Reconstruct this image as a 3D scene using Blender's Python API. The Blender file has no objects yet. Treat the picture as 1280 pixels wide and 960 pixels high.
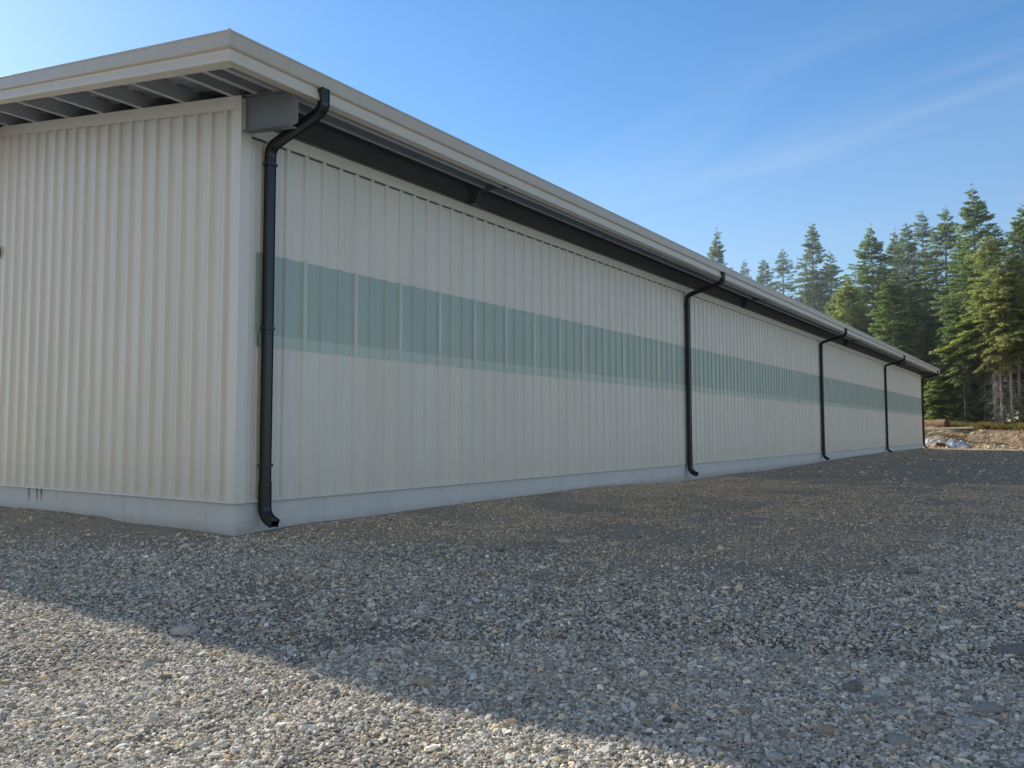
import bpy, math, random
import numpy as np
from mathutils import Matrix, Vector

scene = bpy.context.scene
COL = scene.collection
RNG = np.random.default_rng(11)
random.seed(5)

# ------------------------------------------------------------------ helpers
def link(o):
    COL.objects.link(o)
    return o

def tag(o, label=None, cat=None, group=None, kind=None):
    if label: o['label'] = label
    if cat: o['category'] = cat
    if group: o['group'] = group
    if kind: o['kind'] = kind
    return o

def empty(name, loc, label, cat, group=None):
    o = link(bpy.data.objects.new(name, None))
    o.location = loc
    o.empty_display_size = 0.2
    return tag(o, label, cat, group)

class MB:
    """collects faces of one mesh"""
    def __init__(s):
        s.v = []; s.f = []; s.m = []
    def add(s, verts, faces, mi=0):
        b = len(s.v)
        s.v.extend([tuple(p) for p in verts])
        for f in faces:
            s.f.append(tuple(b + i for i in f)); s.m.append(mi)
    def box(s, x0, x1, y0, y1, z0, z1, mi=0):
        v = [(x0,y0,z0),(x1,y0,z0),(x1,y1,z0),(x0,y1,z0),(x0,y0,z1),(x1,y0,z1),(x1,y1,z1),(x0,y1,z1)]
        s.add(v, [(0,3,2,1),(4,5,6,7),(0,1,5,4),(1,2,6,5),(2,3,7,6),(3,0,4,7)], mi)
    def sweep(s, ring_fn, path, closed=True, mi=0, cap=False):
        """ring_fn(k) gives the points of ring k"""
        n = len(path); rings = [ring_fn(k) for k in range(n)]
        m = len(rings[0]); b = len(s.v)
        for r in rings: s.v.extend([tuple(p) for p in r])
        for k in range(n-1):
            for j in range(m if closed else m-1):
                a = b+k*m+j; c = b+k*m+(j+1) % m
                s.f.append((a, c, c+m, a+m)); s.m.append(mi)
        if cap:
            s.f.append(tuple(b+j for j in range(m))[::-1]); s.m.append(mi)
            s.f.append(tuple(b+(n-1)*m+j for j in range(m))); s.m.append(mi)
    def tube(s, pts, radii, n=8, mi=0, cap=True):
        pts = [Vector(p) for p in pts]
        def ring(k):
            a = pts[max(k-1, 0)]; c = pts[min(k+1, len(pts)-1)]
            t = (c-a).normalized()
            u = t.orthogonal().normalized() if abs(t.z) < .9 else Vector((1,0,0))
            u = (u - t*u.dot(t)).normalized(); w = t.cross(u)
            return [pts[k]+float(radii[k])*(math.cos(2*math.pi*j/n)*u+math.sin(2*math.pi*j/n)*w) for j in range(n)]
        s.sweep(ring, pts, True, mi, cap)
    def build(s, name, mats, parent=None, smooth=False, loc=None):
        me = bpy.data.meshes.new(name)
        me.from_pydata(s.v, [], s.f)
        for m in (mats if isinstance(mats, (list, tuple)) else [mats]): me.materials.append(m)
        me.polygons.foreach_set('material_index', s.m)
        if smooth: me.polygons.foreach_set('use_smooth', [True]*len(s.f))
        me.update()
        o = link(bpy.data.objects.new(name, me))
        if parent: o.parent = parent
        if loc: o.location = loc
        return o

def np_mesh(name, verts, faces, mat, smooth=False, color=None):
    """fast mesh from arrays; all faces have the same number of corners"""
    me = bpy.data.meshes.new(name)
    nv, nf, k = len(verts), len(faces), faces.shape[1]
    me.vertices.add(nv); me.vertices.foreach_set('co', verts.astype(np.float32).ravel())
    me.loops.add(nf*k); me.loops.foreach_set('vertex_index', faces.astype(np.int32).ravel())
    me.polygons.add(nf)
    me.polygons.foreach_set('loop_start', np.arange(0, nf*k, k, dtype=np.int32))
    me.polygons.foreach_set('loop_total', np.full(nf, k, dtype=np.int32))
    me.polygons.foreach_set('use_smooth', np.full(nf, smooth))
    me.materials.append(mat)
    if color is not None:
        at = me.color_attributes.new('tint', 'FLOAT_COLOR', 'POINT')
        c = np.ones((nv, 4), np.float32); c[:, :3] = color
        at.data.foreach_set('color', c.ravel())
    me.update(); me.validate()
    return me

def hash2(i, j, seed):
    h = (i.astype(np.int64)*374761393 + j.astype(np.int64)*668265263 + seed*974711) & 0x7fffffff
    h = ((h ^ (h >> 13))*1274126177) & 0x7fffffff
    h = h ^ (h >> 16)
    return (h & 0xffff)/65535.0

def vnoise(x, y, scale, seed=0):
    x = np.asarray(x, float)/scale; y = np.asarray(y, float)/scale
    i = np.floor(x); j = np.floor(y); u = x-i; v = y-j
    u = u*u*(3-2*u); v = v*v*(3-2*v)
    a = hash2(i, j, seed); b = hash2(i+1, j, seed); c = hash2(i, j+1, seed); d = hash2(i+1, j+1, seed)
    return (a*(1-u)+b*u)*(1-v)+(c*(1-u)+d*u)*v

def fbm(x, y, scale, seed=0, octv=4):
    s = 0; a = 1; t = 0
    for o in range(octv):
        s = s+a*vnoise(x, y, scale/2**o, seed+o*17); t += a; a *= .5
    return s/t

# ------------------------------------------------------------------ materials
def mat(name, base=(.5,.5,.5), rough=.6, metal=0.0, spec=.5):
    m = bpy.data.materials.new(name); m.use_nodes = True
    nt = m.node_tree; b = nt.nodes['Principled BSDF']
    b.inputs['Base Color'].default_value = (*base, 1)
    b.inputs['Roughness'].default_value = rough
    b.inputs['Metallic'].default_value = metal
    b.inputs['Specular IOR Level'].default_value = spec
    return m, nt, b

def node(nt, t, **kw):
    n = nt.nodes.new(t)
    for k, v in kw.items():
        if k in n.inputs.keys() if hasattr(n.inputs, 'keys') else False: n.inputs[k].default_value = v
        else: setattr(n, k, v)
    return n

def noise(nt, vec, scale, detail=4, rough=.55):
    n = nt.nodes.new('ShaderNodeTexNoise')
    n.inputs['Scale'].default_value = scale; n.inputs['Detail'].default_value = detail
    n.inputs['Roughness'].default_value = rough
    if vec: nt.links.new(vec, n.inputs['Vector'])
    return n

def ramp(nt, fac, stops):
    r = nt.nodes.new('ShaderNodeValToRGB'); e = r.color_ramp.elements
    while len(e) < len(stops): e.new(.5)
    for k, (p, c) in enumerate(stops):
        e[k].position = p; e[k].color = (*c, 1) if len(c) == 3 else c
    nt.links.new(fac, r.inputs['Fac']); return r

def mixc(nt, fac, a, b, mode='MIX'):
    n = nt.nodes.new('ShaderNodeMix'); n.data_type = 'RGBA'; n.blend_type = mode
    for s, v in ((n.inputs[0], fac), (n.inputs[6], a), (n.inputs[7], b)):
        if isinstance(v, bpy.types.NodeSocket): nt.links.new(v, s)
        elif isinstance(v, (int, float)): s.default_value = v
        else: s.default_value = (*v, 1)
    return n.outputs[2]

def mathn(nt, op, a, b=None, clamp=False):
    n = nt.nodes.new('ShaderNodeMath'); n.operation = op; n.use_clamp = clamp
    for s, v in ((n.inputs[0], a), (n.inputs[1], b)):
        if v is None: continue
        if isinstance(v, bpy.types.NodeSocket): nt.links.new(v, s)
        else: s.default_value = v
    return n.outputs[0]

def geo_pos(nt):
    return nt.nodes.new('ShaderNodeNewGeometry').outputs['Position']

def bump(nt, b, height, strength=.3, dist=.01):
    n = nt.nodes.new('ShaderNodeBump'); n.inputs['Strength'].default_value = strength
    n.inputs['Distance'].default_value = dist
    nt.links.new(height, n.inputs['Height']); nt.links.new(n.outputs[0], b.inputs['Normal'])

def scaled(nt, vec, s):
    n = nt.nodes.new('ShaderNodeVectorMath'); n.operation = 'MULTIPLY'
    nt.links.new(vec, n.inputs[0]); n.inputs[1].default_value = s
    return n.outputs[0]

def painted(name, base, rough=.38, dirt=.5):
    m, nt, b = mat(name, base, rough)
    p = geo_pos(nt)
    n1 = noise(nt, scaled(nt, p, (1.6, 1.6, .25)), 1.3, 5)
    n2 = noise(nt, scaled(nt, p, (14, 14, 1.2)), 1.0, 3)
    c1 = mixc(nt, ramp(nt, n1.outputs[0], [(.35, (0,0,0)), (.7, (1,1,1))]).outputs[0], base, [c*(1-.13*dirt) for c in base])
    c2 = mixc(nt, ramp(nt, n2.outputs[0], [(.5, (0,0,0)), (.8, (.5,.5,.5))]).outputs[0], c1, [base[0]*.88, base[1]*.86, base[2]*.82])
    # dust splashed up onto the lowest part of the sheets
    z = nt.nodes.new('ShaderNodeSeparateXYZ'); nt.links.new(p, z.inputs[0])
    low = mathn(nt, 'MULTIPLY_ADD', z.outputs[2], -1.6, True)
    low.node.inputs[2].default_value = 1.0
    n3 = noise(nt, p, 5, 5)
    d = mathn(nt, 'MULTIPLY', low, n3.outputs[0], True)
    d = mathn(nt, 'MULTIPLY', d, .45*dirt, True)
    c3 = mixc(nt, d, c2, (.36, .31, .25))
    nt.links.new(c3, b.inputs['Base Color'])
    r = mathn(nt, 'MULTIPLY_ADD', n1.outputs[0], .25); r.node.inputs[2].default_value = rough-.1
    nt.links.new(r, b.inputs['Roughness'])
    wav = noise(nt, scaled(nt, p, (2.5, 2.5, 1.0)), 1.0, 2)
    bump(nt, b, wav.outputs[0], .25, .02)
    return m

M = {}
M['wall'] = painted('cream_painted_steel', (.89, .85, .775), .36)
M['trim'] = painted('cream_painted_trim', (.89, .85, .78), .34, .3)
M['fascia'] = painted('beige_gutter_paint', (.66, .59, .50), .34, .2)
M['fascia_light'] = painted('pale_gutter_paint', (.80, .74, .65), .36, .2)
m, nt, b = mat('roof_sheet', (.52, .5, .46), .4); M['roof'] = m
m, nt, b = mat('galvanised_underside', (.16, .19, .23), .35, 0); M['under'] = m
p = geo_pos(nt); n1 = noise(nt, p, 3, 5)
nt.links.new(mixc(nt, n1.outputs[0], (.40,.43,.48), (.50,.53,.58)), b.inputs['Base Color'])
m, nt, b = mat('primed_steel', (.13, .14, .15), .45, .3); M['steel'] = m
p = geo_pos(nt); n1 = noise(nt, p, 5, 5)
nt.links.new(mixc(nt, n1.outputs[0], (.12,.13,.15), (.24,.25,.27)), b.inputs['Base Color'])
m, nt, b = mat('purlin_steel', (.42, .44, .46), .4, 0); M['purlin'] = m
p = geo_pos(nt); n1 = noise(nt, p, 4, 5)
nt.links.new(mixc(nt, n1.outputs[0], (.50,.51,.53), (.62,.63,.64)), b.inputs['Base Color'])
m, nt, b = mat('black_downpipe_paint', (.018, .021, .026), .33); M['pipe'] = m
p = geo_pos(nt); n1 = noise(nt, scaled(nt, p, (8,8,2)), 2, 5)
nt.links.new(mixc(nt, n1.outputs[0], (.013,.016,.02), (.035,.038,.042)), b.inputs['Base Color'])

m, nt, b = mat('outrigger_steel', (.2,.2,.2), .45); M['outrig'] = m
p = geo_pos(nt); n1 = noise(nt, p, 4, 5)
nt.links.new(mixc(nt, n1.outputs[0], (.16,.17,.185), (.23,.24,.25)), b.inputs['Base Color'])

def translucent(name, base, tr):
    m, nt, b = mat(name, base, .3)
    p = geo_pos(nt)
    n1 = noise(nt, scaled(nt, p, (1, .8, .6)), 1.4, 4)
    n2 = noise(nt, scaled(nt, p, (30, 30, 1)), 1, 2)
    c = mixc(nt, n1.outputs[0], [k*.86 for k in base], [min(1, k*1.12) for k in base])
    c = mixc(nt, mathn(nt, 'MULTIPLY', n2.outputs[0], .35), c, [k*.7 for k in base])
    nt.links.new(c, b.inputs['Base Color'])
    b.inputs['Roughness'].default_value = .28
    t = nt.nodes.new('ShaderNodeBsdfTranslucent'); t.inputs[0].default_value = (*tr, 1)
    mx = nt.nodes.new('ShaderNodeMixShader'); mx.inputs[0].default_value = .1
    nt.links.new(b.outputs[0], mx.inputs[1]); nt.links.new(t.outputs[0], mx.inputs[2])
    nt.links.new(mx.outputs[0], nt.nodes['Material Output'].inputs[0])
    return m
M['green'] = translucent('green_translucent_sheet', (.56, .68, .62), (.4, .55, .5))
M['green_lap'] = translucent('green_sheet_lapped_over_steel', (.70, .80, .73), (.5, .65, .6))

M['green_seam'] = translucent('double_lapped_green_seam', (.80, .84, .78), (.5, .6, .5))
# concrete with form joints, stains, splashes of earth
m, nt, b = mat('foundation_concrete', (.5, .52, .54), .8, 0, .3); M['concrete'] = m
p = geo_pos(nt)
n1 = noise(nt, p, 2.2, 8, .6); n2 = noise(nt, p, 26, 6, .7)
c = mixc(nt, ramp(nt, n1.outputs[0], [(.3,(0,0,0)), (.7,(1,1,1))]).outputs[0], (.76,.77,.77), (.86,.855,.84))
c = mixc(nt, mathn(nt, 'MULTIPLY', n2.outputs[0], .4), c, (.40,.42,.44))
z = nt.nodes.new('ShaderNodeSeparateXYZ'); nt.links.new(p, z.inputs[0])
low = mathn(nt, 'MULTIPLY_ADD', z.outputs[2], -7.0); low.node.inputs[2].default_value = -2.1
n3 = noise(nt, p, 7, 6, .6)
low = mathn(nt, 'MULTIPLY', mathn(nt, 'ADD', low, n3.outputs[0], True), .38, True)
c = mixc(nt, low, c, (.27,.235,.19))
# dark drip marks below the base trim, gable side
st = None
for cx_, w_ in ((-5.09,.06), (-4.83,.05), (-4.70,.05)):
    d = mathn(nt, 'ABSOLUTE', mathn(nt, 'ADD', z.outputs[0], -cx_))
    d = mathn(nt, 'SUBTRACT', 1.0, mathn(nt, 'DIVIDE', d, w_), True)
    st = d if st is None else mathn(nt, 'MAXIMUM', st, d)
zz = mathn(nt, 'MULTIPLY_ADD', z.outputs[2], 6.0, True); zz.node.inputs[2].default_value = 1.45
yy = mathn(nt, 'LESS_THAN', z.outputs[1], 1.0)
st = mathn(nt, 'MULTIPLY', mathn(nt, 'MULTIPLY', st, zz), yy)
st = mathn(nt, 'MULTIPLY', mathn(nt, 'MULTIPLY', st, n3.outputs[0]), 2.0, True)
c = mixc(nt, st, c, (.12,.13,.15))
nt.links.new(c, b.inputs['Base Color']); bump(nt, b, n2.outputs[0], .35, .01)

# ground: gravel in the yard, packed earth beside the wall, forest soil beyond
m, nt, b = mat('yard_earth', (.2,.18,.16), .92, 0, .2); M['ground'] = m
p = geo_pos(nt)
at = nt.nodes.new('ShaderNodeAttribute'); at.attribute_name = 'tint'
n1 = noise(nt, p, .9, 8, .6); n2 = noise(nt, p, 9, 8, .7); n3 = noise(nt, p, 60, 4, .7)
v1 = nt.nodes.new('ShaderNodeTexVoronoi'); v1.inputs['Scale'].default_value = 30; nt.links.new(p, v1.inputs['Vector'])
v2 = nt.nodes.new('ShaderNodeTexVoronoi'); v2.inputs['Scale'].default_value = 11; nt.links.new(p, v2.inputs['Vector'])
dirt = mixc(nt, ramp(nt, n1.outputs[0], [(.3,(0,0,0)), (.7,(1,1,1))]).outputs[0], (.50,.42,.335), (.62,.535,.435))
dirt = mixc(nt, ramp(nt, n2.outputs[0], [(.4,(0,0,0)), (.75,(1,1,1))]).outputs[0], dirt, (.53,.47,.40))
peb = ramp(nt, v1.outputs['Color'], [(.15,(.16,.16,.16)), (.5,(.38,.35,.30)), (.85,(.56,.51,.44))])
dirt = mixc(nt, ramp(nt, n3.outputs[0], [(.5,(0,0,0)), (.62,(.8,.8,.8))]).outputs[0], dirt, peb.outputs[0])
grav = mixc(nt, .5, peb.outputs[0], (.22,.205,.18))
sp = nt.nodes.new('ShaderNodeSeparateColor'); nt.links.new(at.outputs['Color'], sp.inputs[0])
c = mixc(nt, sp.outputs[0], dirt, grav)
soil = mixc(nt, n2.outputs[0], (.12,.09,.05), (.22,.19,.09))
c = mixc(nt, sp.outputs[1], c, soil)
nt.links.new(c, b.inputs['Base Color'])
h = mathn(nt, 'ADD', mathn(nt, 'MULTIPLY', n2.outputs[0], 1.2), mathn(nt, 'MULTIPLY', v1.outputs['Distance'], -.9))
h = mathn(nt, 'ADD', h, mathn(nt, 'MULTIPLY', v2.outputs['Distance'], -.6))
bump(nt, b, h, 1.0, .05)

def stone_mat(name, tint=True, base=(.3,.3,.3), warm=1.0):
    m, nt, b = mat(name, base, .82, 0, .25)
    p = geo_pos(nt); n1 = noise(nt, p, 45, 6, .65)
    if tint:
        at = nt.nodes.new('ShaderNodeAttribute'); at.attribute_name = 'tint'
        src = at.outputs['Color']
    else:
        n0 = noise(nt, p, 6, 5); src = mixc(nt, n0.outputs[0], [k*.75 for k in base], [k*1.25 for k in base])
    c = mixc(nt, 1.0, src, ramp(nt, n1.outputs[0], [(.3,(.72,.72,.72)), (.7,(1.15,1.13,1.1))]).outputs[0], 'MULTIPLY')
    nt.links.new(c, b.inputs['Base Color']); bump(nt, b, n1.outputs[0], .4, .004)
    return m
M['gravel'] = stone_mat('crushed_stone')
M['rock_grey'] = stone_mat('grey_rock', False, (.38,.38,.375))
M['rock_pale'] = stone_mat('pale_rock', False, (.58,.57,.54))
M['rock_dark'] = stone_mat('dark_rock', False, (.26,.26,.26))
M['rock_tan'] = stone_mat('tan_rock', False, (.46,.40,.31))

m, nt, b = mat('bank_soil', (.45,.33,.2), .95, 0, .1); M['bank'] = m
p = geo_pos(nt); n1 = noise(nt, p, 1.1, 9, .65); n2 = noise(nt, p, 7, 6, .7)
c = ramp(nt, n1.outputs[0], [(.25,(.26,.16,.09)), (.42,(.46,.33,.21)), (.58,(.62,.49,.35)), (.8,(.70,.60,.47))])
nt.links.new(mixc(nt, mathn(nt,'MULTIPLY',n2.outputs[0],.5), c.outputs[0], (.38,.26,.16)), b.inputs['Base Color'])
bump(nt, b, n2.outputs[0], 1, .15)

def leaf_mat(name, c0, c1, tr):
    m, nt, b = mat(name, c0, .6, 0, .25)
    p = geo_pos(nt); n1 = noise(nt, p, .55, 5, .6)
    at = nt.nodes.new('ShaderNodeAttribute'); at.attribute_name = 'tint'
    c = mixc(nt, ramp(nt, n1.outputs[0], [(.35,(0,0,0)), (.65,(1,1,1))]).outputs[0], c0, c1)
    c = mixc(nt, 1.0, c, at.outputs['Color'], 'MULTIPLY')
    nt.links.new(c, b.inputs['Base Color'])
    t = nt.nodes.new('ShaderNodeBsdfTranslucent')
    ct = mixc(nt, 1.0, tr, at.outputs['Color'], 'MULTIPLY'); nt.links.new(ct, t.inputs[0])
    mx = nt.nodes.new('ShaderNodeMixShader'); mx.inputs[0].default_value = .55
    nt.links.new(b.outputs[0], mx.inputs[1]); nt.links.new(t.outputs[0], mx.inputs[2])
    nt.links.new(mx.outputs[0], nt.nodes['Material Output'].inputs[0])
    return m
M['fir'] = leaf_mat('fir_needles', (.17,.25,.15), (.25,.34,.18), (.36,.48,.18))
M['fir_light'] = leaf_mat('sunlit_fir_needles', (.27,.33,.13), (.35,.41,.17), (.52,.60,.20))  # yellow-green copy of the needles with sunlight put into the colour
M['fir_blue'] = leaf_mat('haze_tinted_fir_needles', (.19,.27,.22), (.25,.33,.25), (.32,.45,.26))  # blue in the needle colour stands in for haze over the far firs
M['fir_olive'] = leaf_mat('olive_fir_needles', (.25,.28,.13), (.33,.35,.17), (.50,.52,.20))
M['dry_brush'] = leaf_mat('dry_grass', (.36,.27,.11), (.22,.22,.08), (.35,.28,.1))
m, nt, b = mat('grey_bark', (.28,.25,.22), .9, 0, .1); M['bark'] = m
p = geo_pos(nt); n1 = noise(nt, scaled(nt, p, (6,6,1)), 1.5, 6)
nt.links.new(mixc(nt, n1.outputs[0], (.24,.21,.18), (.58,.54,.48)), b.inputs['Base Color'])
m, nt, b = mat('dead_twig', (.55,.51,.46), .9, 0, .1); M['twig'] = m
m, nt, b = mat('log_bark', (.3,.16,.08), .9, 0, .1); M['log'] = m
p = geo_pos(nt); n1 = noise(nt, scaled(nt, p, (1.5,8,8)), 1.2, 6)
nt.links.new(mixc(nt, n1.outputs[0], (.20,.11,.06), (.52,.38,.24)), b.inputs['Base Color'])
m, nt, b = mat('log_end_grain', (.16,.06,.03), .9, 0, .1); M['log_end'] = m
p = geo_pos(nt); n1 = noise(nt, p, 9, 4)
nt.links.new(mixc(nt, n1.outputs[0], (.09,.035,.02), (.30,.13,.07)), b.inputs['Base Color'])
m, nt, b = mat('raw_plank', (.72,.66,.52), .7); M['plank'] = m
p = geo_pos(nt); n1 = noise(nt, scaled(nt, p, (1,10,10)), 2, 4)
nt.links.new(mixc(nt, n1.outputs[0], (.60,.53,.40), (.80,.75,.62)), b.inputs['Base Color'])
m, nt, b = mat('white_plastic_sheet', (.74,.72,.72), .4); M['tarp'] = m
p = geo_pos(nt); n1 = noise(nt, p, 3, 4)
nt.links.new(mixc(nt, n1.outputs[0], (.62,.60,.62), (.82,.80,.78)), b.inputs['Base Color'])
m, nt, b = mat('blue_grey_plastic_sheet', (.34,.42,.55), .4); M['tarp_blue'] = m
p = geo_pos(nt); n1 = noise(nt, p, 3, 4)
nt.links.new(mixc(nt, n1.outputs[0], (.28,.36,.48), (.48,.55,.66)), b.inputs['Base Color'])

# ------------------------------------------------------------------ terrain height
WALLZ_Y = np.array([-30,0,.9,2.5,4,6.3,9.3,11,13.2,17,20.5,24,27.8,33,39.6,48,55,60,80])
WALLZ = np.array([-.38,-.385,-.345,-.346,-.331,-.324,-.303,-.36,-.426,-.40,-.437,-.41,-.375,-.32,-.286,-.29,-.306,-.32,-.3])
def height(x, y):
    x = np.asarray(x, float); y = np.asarray(y, float)
    base = np.interp(y, WALLZ_Y, WALLZ)
    d = np.maximum(np.maximum(x, 0), 0)          # distance in front of the long wall
    g = -.42 - .04*np.clip((2-y)/6, 0, 1) + .02*np.clip(y/60, 0, 1)
    w = np.clip(1-d/1.6, 0, 1)*(y > 0) + (y <= 0)*np.clip(1-np.hypot(np.maximum(x, 0), y)/1.6, 0, 1)
    w = w*w*(3-2*w)
    z = g*(1-w)+base*w
    gx = np.interp(x, [-12,-6,-2.3,-.8,0], [-.31,-.33,-.366,-.373,-.385])
    wg = np.clip(1-np.maximum(-y, 0)/1.2, 0, 1)*(y <= .3)*(x < 0); wg = wg*wg*(3-2*wg)
    z = z*(1-wg)+gx*wg
    amp = np.clip(np.hypot(x-0, np.minimum(y, 0))/1.5, .2, 1)
    z = z + (fbm(x, y, 3.2, 3)-.5)*.07*amp + (fbm(x, y, .6, 9)-.5)*.045*np.clip(amp, .3, 1)+(fbm(x*.5, y*1.6, 2.2, 19)-.5)*.05*amp
    # faint wheel tracks running along the building
    for xc in (3.3, 5.0):
        xr = x-xc-.45*np.sin(y*.13+.6)-.02*y
        z = z+np.clip((y-.5)/3, 0, 1)*np.clip((50-y)/8, 0, 1)*(-.028*np.exp(-(xr/.16)**2)+.016*np.exp(-((np.abs(xr)-.30)/.10)**2))*(.6+.8*fbm(x, y, 1.0, 66))
    # earth thrown up beside the wall in the middle bays
    z = z - .05*np.exp(-((x-1.3)/.8)**2-((y-15.5)/2.5)**2)
    # the cleared bank behind the building
    t = np.clip((y-60.5-.8*np.sin(x*.35)-fbm(x, y, 4, 21)*1.6)/5.5, 0, 1)
    bank = t*t*(3-2*t)*(1.45+.5*(fbm(x, y*1.3, 3.5, 31)-.5))
    rough = (fbm(x, y, 1.4, 41)-.5)*.8*np.clip((y-60)/2, 0, 1)*np.clip((76-y)/6, 0, 1)
    z = z+bank+rough*.8+np.clip(y-68, 0, 60)*.012
    return z

def axis(segs):
    out = []
    for a, c, st in segs:
        n = max(1, int(round((c-a)/st))); out += list(np.linspace(a, c, n, endpoint=False))
    out.append(segs[-1][1]); return np.array(out)
gx = axis([(-4000,-600,1700),(-600,-120,120),(-120,-40,10),(-40,-8,1.0),(-8,-.4,.1),(-.4,10,.07),(10,16,.25),(16,40,1.5),(40,120,10),(120,600,120),(600,4000,1700)])
gy = axis([(-4000,-600,1700),(-600,-60,90),(-60,-12,4),(-12,-6,.5),(-6,5,.07),(5,14,.14),(14,30,.4),(30,58,.7),(58,80,.28),(80,120,3),(120,600,80),(600,4000,1700)])
X, Y = np.meshgrid(gx, gy)
Z = height(X, Y)

# the gravel spread over the yard: signed distance along +y from its upper edge
BX = np.array([-12,-1.4,0,.7,1.5,2.6,4.0,5.0,5.8,6.4,6.7,7.0,7.6,9,14])
BY = np.array([-2.0,-1.9,-1.3,-.6,.35,.6,.0,-.05,.3,.6,2.0,3.7,6.7,14,40])
def gravel_w(x, y):
    e = np.interp(x, BX, BY)+(fbm(x, y, 1.9, 77)-.5)*2.6+(fbm(x, y, .5, 79)-.5)*.8
    w = np.clip((e-y)/2.2+.55, 0, 1)
    patch = fbm(x, y, .9, 55)
    return w*np.clip((.80-patch)/.12, .25, 1)
GW = gravel_w(X, Y)
FW = np.clip((Y-67)/4, 0, 1)+np.clip((np.abs(X-2)-38)/10, 0, 1)
col = np.zeros((X.size, 3)); col[:, 0] = GW.ravel(); col[:, 1] = np.clip(FW, 0, 1).ravel()
ny, nx = X.shape
idx = np.arange(nx*ny).reshape(ny, nx)
F = np.stack([idx[:-1,:-1], idx[:-1,1:], idx[1:,1:], idx[1:,:-1]], -1).reshape(-1, 4)
V = np.stack([X, Y, Z], -1).reshape(-1, 3)
me = np_mesh('ground', V, F, M['ground'], True, col)
# faces of the cleared bank take the pale soil
me.materials.append(M['bank'])
fc = V[F].mean(1)
bankf = (fc[:,1] > 59.0+.6*np.sin(fc[:,0]*.9)) & (fc[:,1] < 70.0+1.2*np.sin(fc[:,0]*.7)) & (np.abs(fc[:,0]) < 60)
me.polygons.foreach_set('material_index', bankf.astype(np.int32))
ground = link(bpy.data.objects.new('ground', me)); ground['kind'] = 'structure'

# ------------------------------------------------------------------ stones
def ico(sub):
    t = (1+5**.5)/2
    v = [(-1,t,0),(1,t,0),(-1,-t,0),(1,-t,0),(0,-1,t),(0,1,t),(0,-1,-t),(0,1,-t),(t,0,-1),(t,0,1),(-t,0,-1),(-t,0,1)]
    f = [(0,11,5),(0,5,1),(0,1,7),(0,7,10),(0,10,11),(1,5,9),(5,11,4),(11,10,2),(10,7,6),(7,1,8),(3,9,4),(3,4,2),(3,2,6),(3,6,8),(3,8,9),(4,9,5),(2,4,11),(6,2,10),(8,6,7),(9,8,1)]
    v = [list(np.array(p)/np.linalg.norm(p)) for p in v]
    for _ in range(sub):
        cache = {}; nf = []
        def mid(a, c):
            k = (min(a, c), max(a, c))
            if k not in cache:
                q = (np.array(v[a])+np.array(v[c]))/2; v.append(list(q/np.linalg.norm(q))); cache[k] = len(v)-1
            return cache[k]
        for a, b_, c in f:
            ab, bc, ca = mid(a, b_), mid(b_, c), mid(c, a)
            nf += [(a,ab,ca),(b_,bc,ab),(c,ca,bc),(ab,bc,ca)]
        f = nf
    return np.array(v), np.array(f)

def rot_mats(n, rng, tilt=.5):
    a = rng.uniform(0, 2*np.pi, n); tx = rng.normal(0, tilt, n); ty = rng.normal(0, tilt, n)
    ca, sa = np.cos(a), np.sin(a); z = np.zeros(n); o = np.ones(n)
    Rz = np.stack([ca,-sa,z,sa,ca,z,z,z,o], -1).reshape(n,3,3)
    c, s = np.cos(tx), np.sin(tx); Rx = np.stack([o,z,z,z,c,-s,z,s,c], -1).reshape(n,3,3)
    c, s = np.cos(ty), np.sin(ty); Ry = np.stack([c,z,s,z,o,z,-s,z,c], -1).reshape(n,3,3)
    return Rx@Ry@Rz

CAM = np.array([8.17, -6.04])
def in_view(x, y, margin=.28):
    dx = x-CAM[0]; dy = y-CAM[1]
    a = np.arctan2(-dx, dy)-.6045
    return np.abs(a) < .5665+margin

def stones(xs, ys, size, sub, rng, sink=.25):
    n = len(xs); B, Fc = ico(sub)
    S = np.stack([size*rng.uniform(.8,1.35,n), size*rng.uniform(.55,.95,n), size*rng.uniform(.25,.58,n)], -1)*.5
    P = B[None]*(1+rng.normal(0, .19 if sub == 0 else .15, (n, len(B), 1)))
    P = np.sign(P)*np.abs(P)**.85
    P = P*S[:,None,:]
    P = np.einsum('nij,nvj->nvi', rot_mats(n, rng, .42), P)
    zc = height(xs, ys)+S[:,2]*(1-2*sink)+rng.uniform(0, .4, n)*S[:,2]
    P += np.stack([xs, ys, zc], -1)[:,None,:]
    FF = Fc[None]+(np.arange(n)*len(B))[:,None,None]
    g = np.clip(rng.lognormal(np.log(.61), .42, n), .09, .95)
    g = np.where(rng.random(n) < .06, g*1.4, g)
    warm = rng.normal(0, .035, n)
    c = np.stack([g*(1.05+warm), g*(.985+warm*.3), g*(.87-warm)], -1)
    tan = rng.random(n) < .05
    c[tan] *= np.array([1.2, 1.0, .78])
    C = np.repeat(c[:,None,:], len(B), 1)
    return P.reshape(-1,3), FF.reshape(-1,3), C.reshape(-1,3)

def scatter(n, x0, x1, y0, y1, dens_fn, rng):
    x = rng.uniform(x0, x1, n); y = rng.uniform(y0, y1, n)
    k = rng.random(n) < dens_fn(x, y)
    k &= in_view(x, y) & ~((x < .07) & (y > -.07))
    return x[k], y[k]

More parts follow.
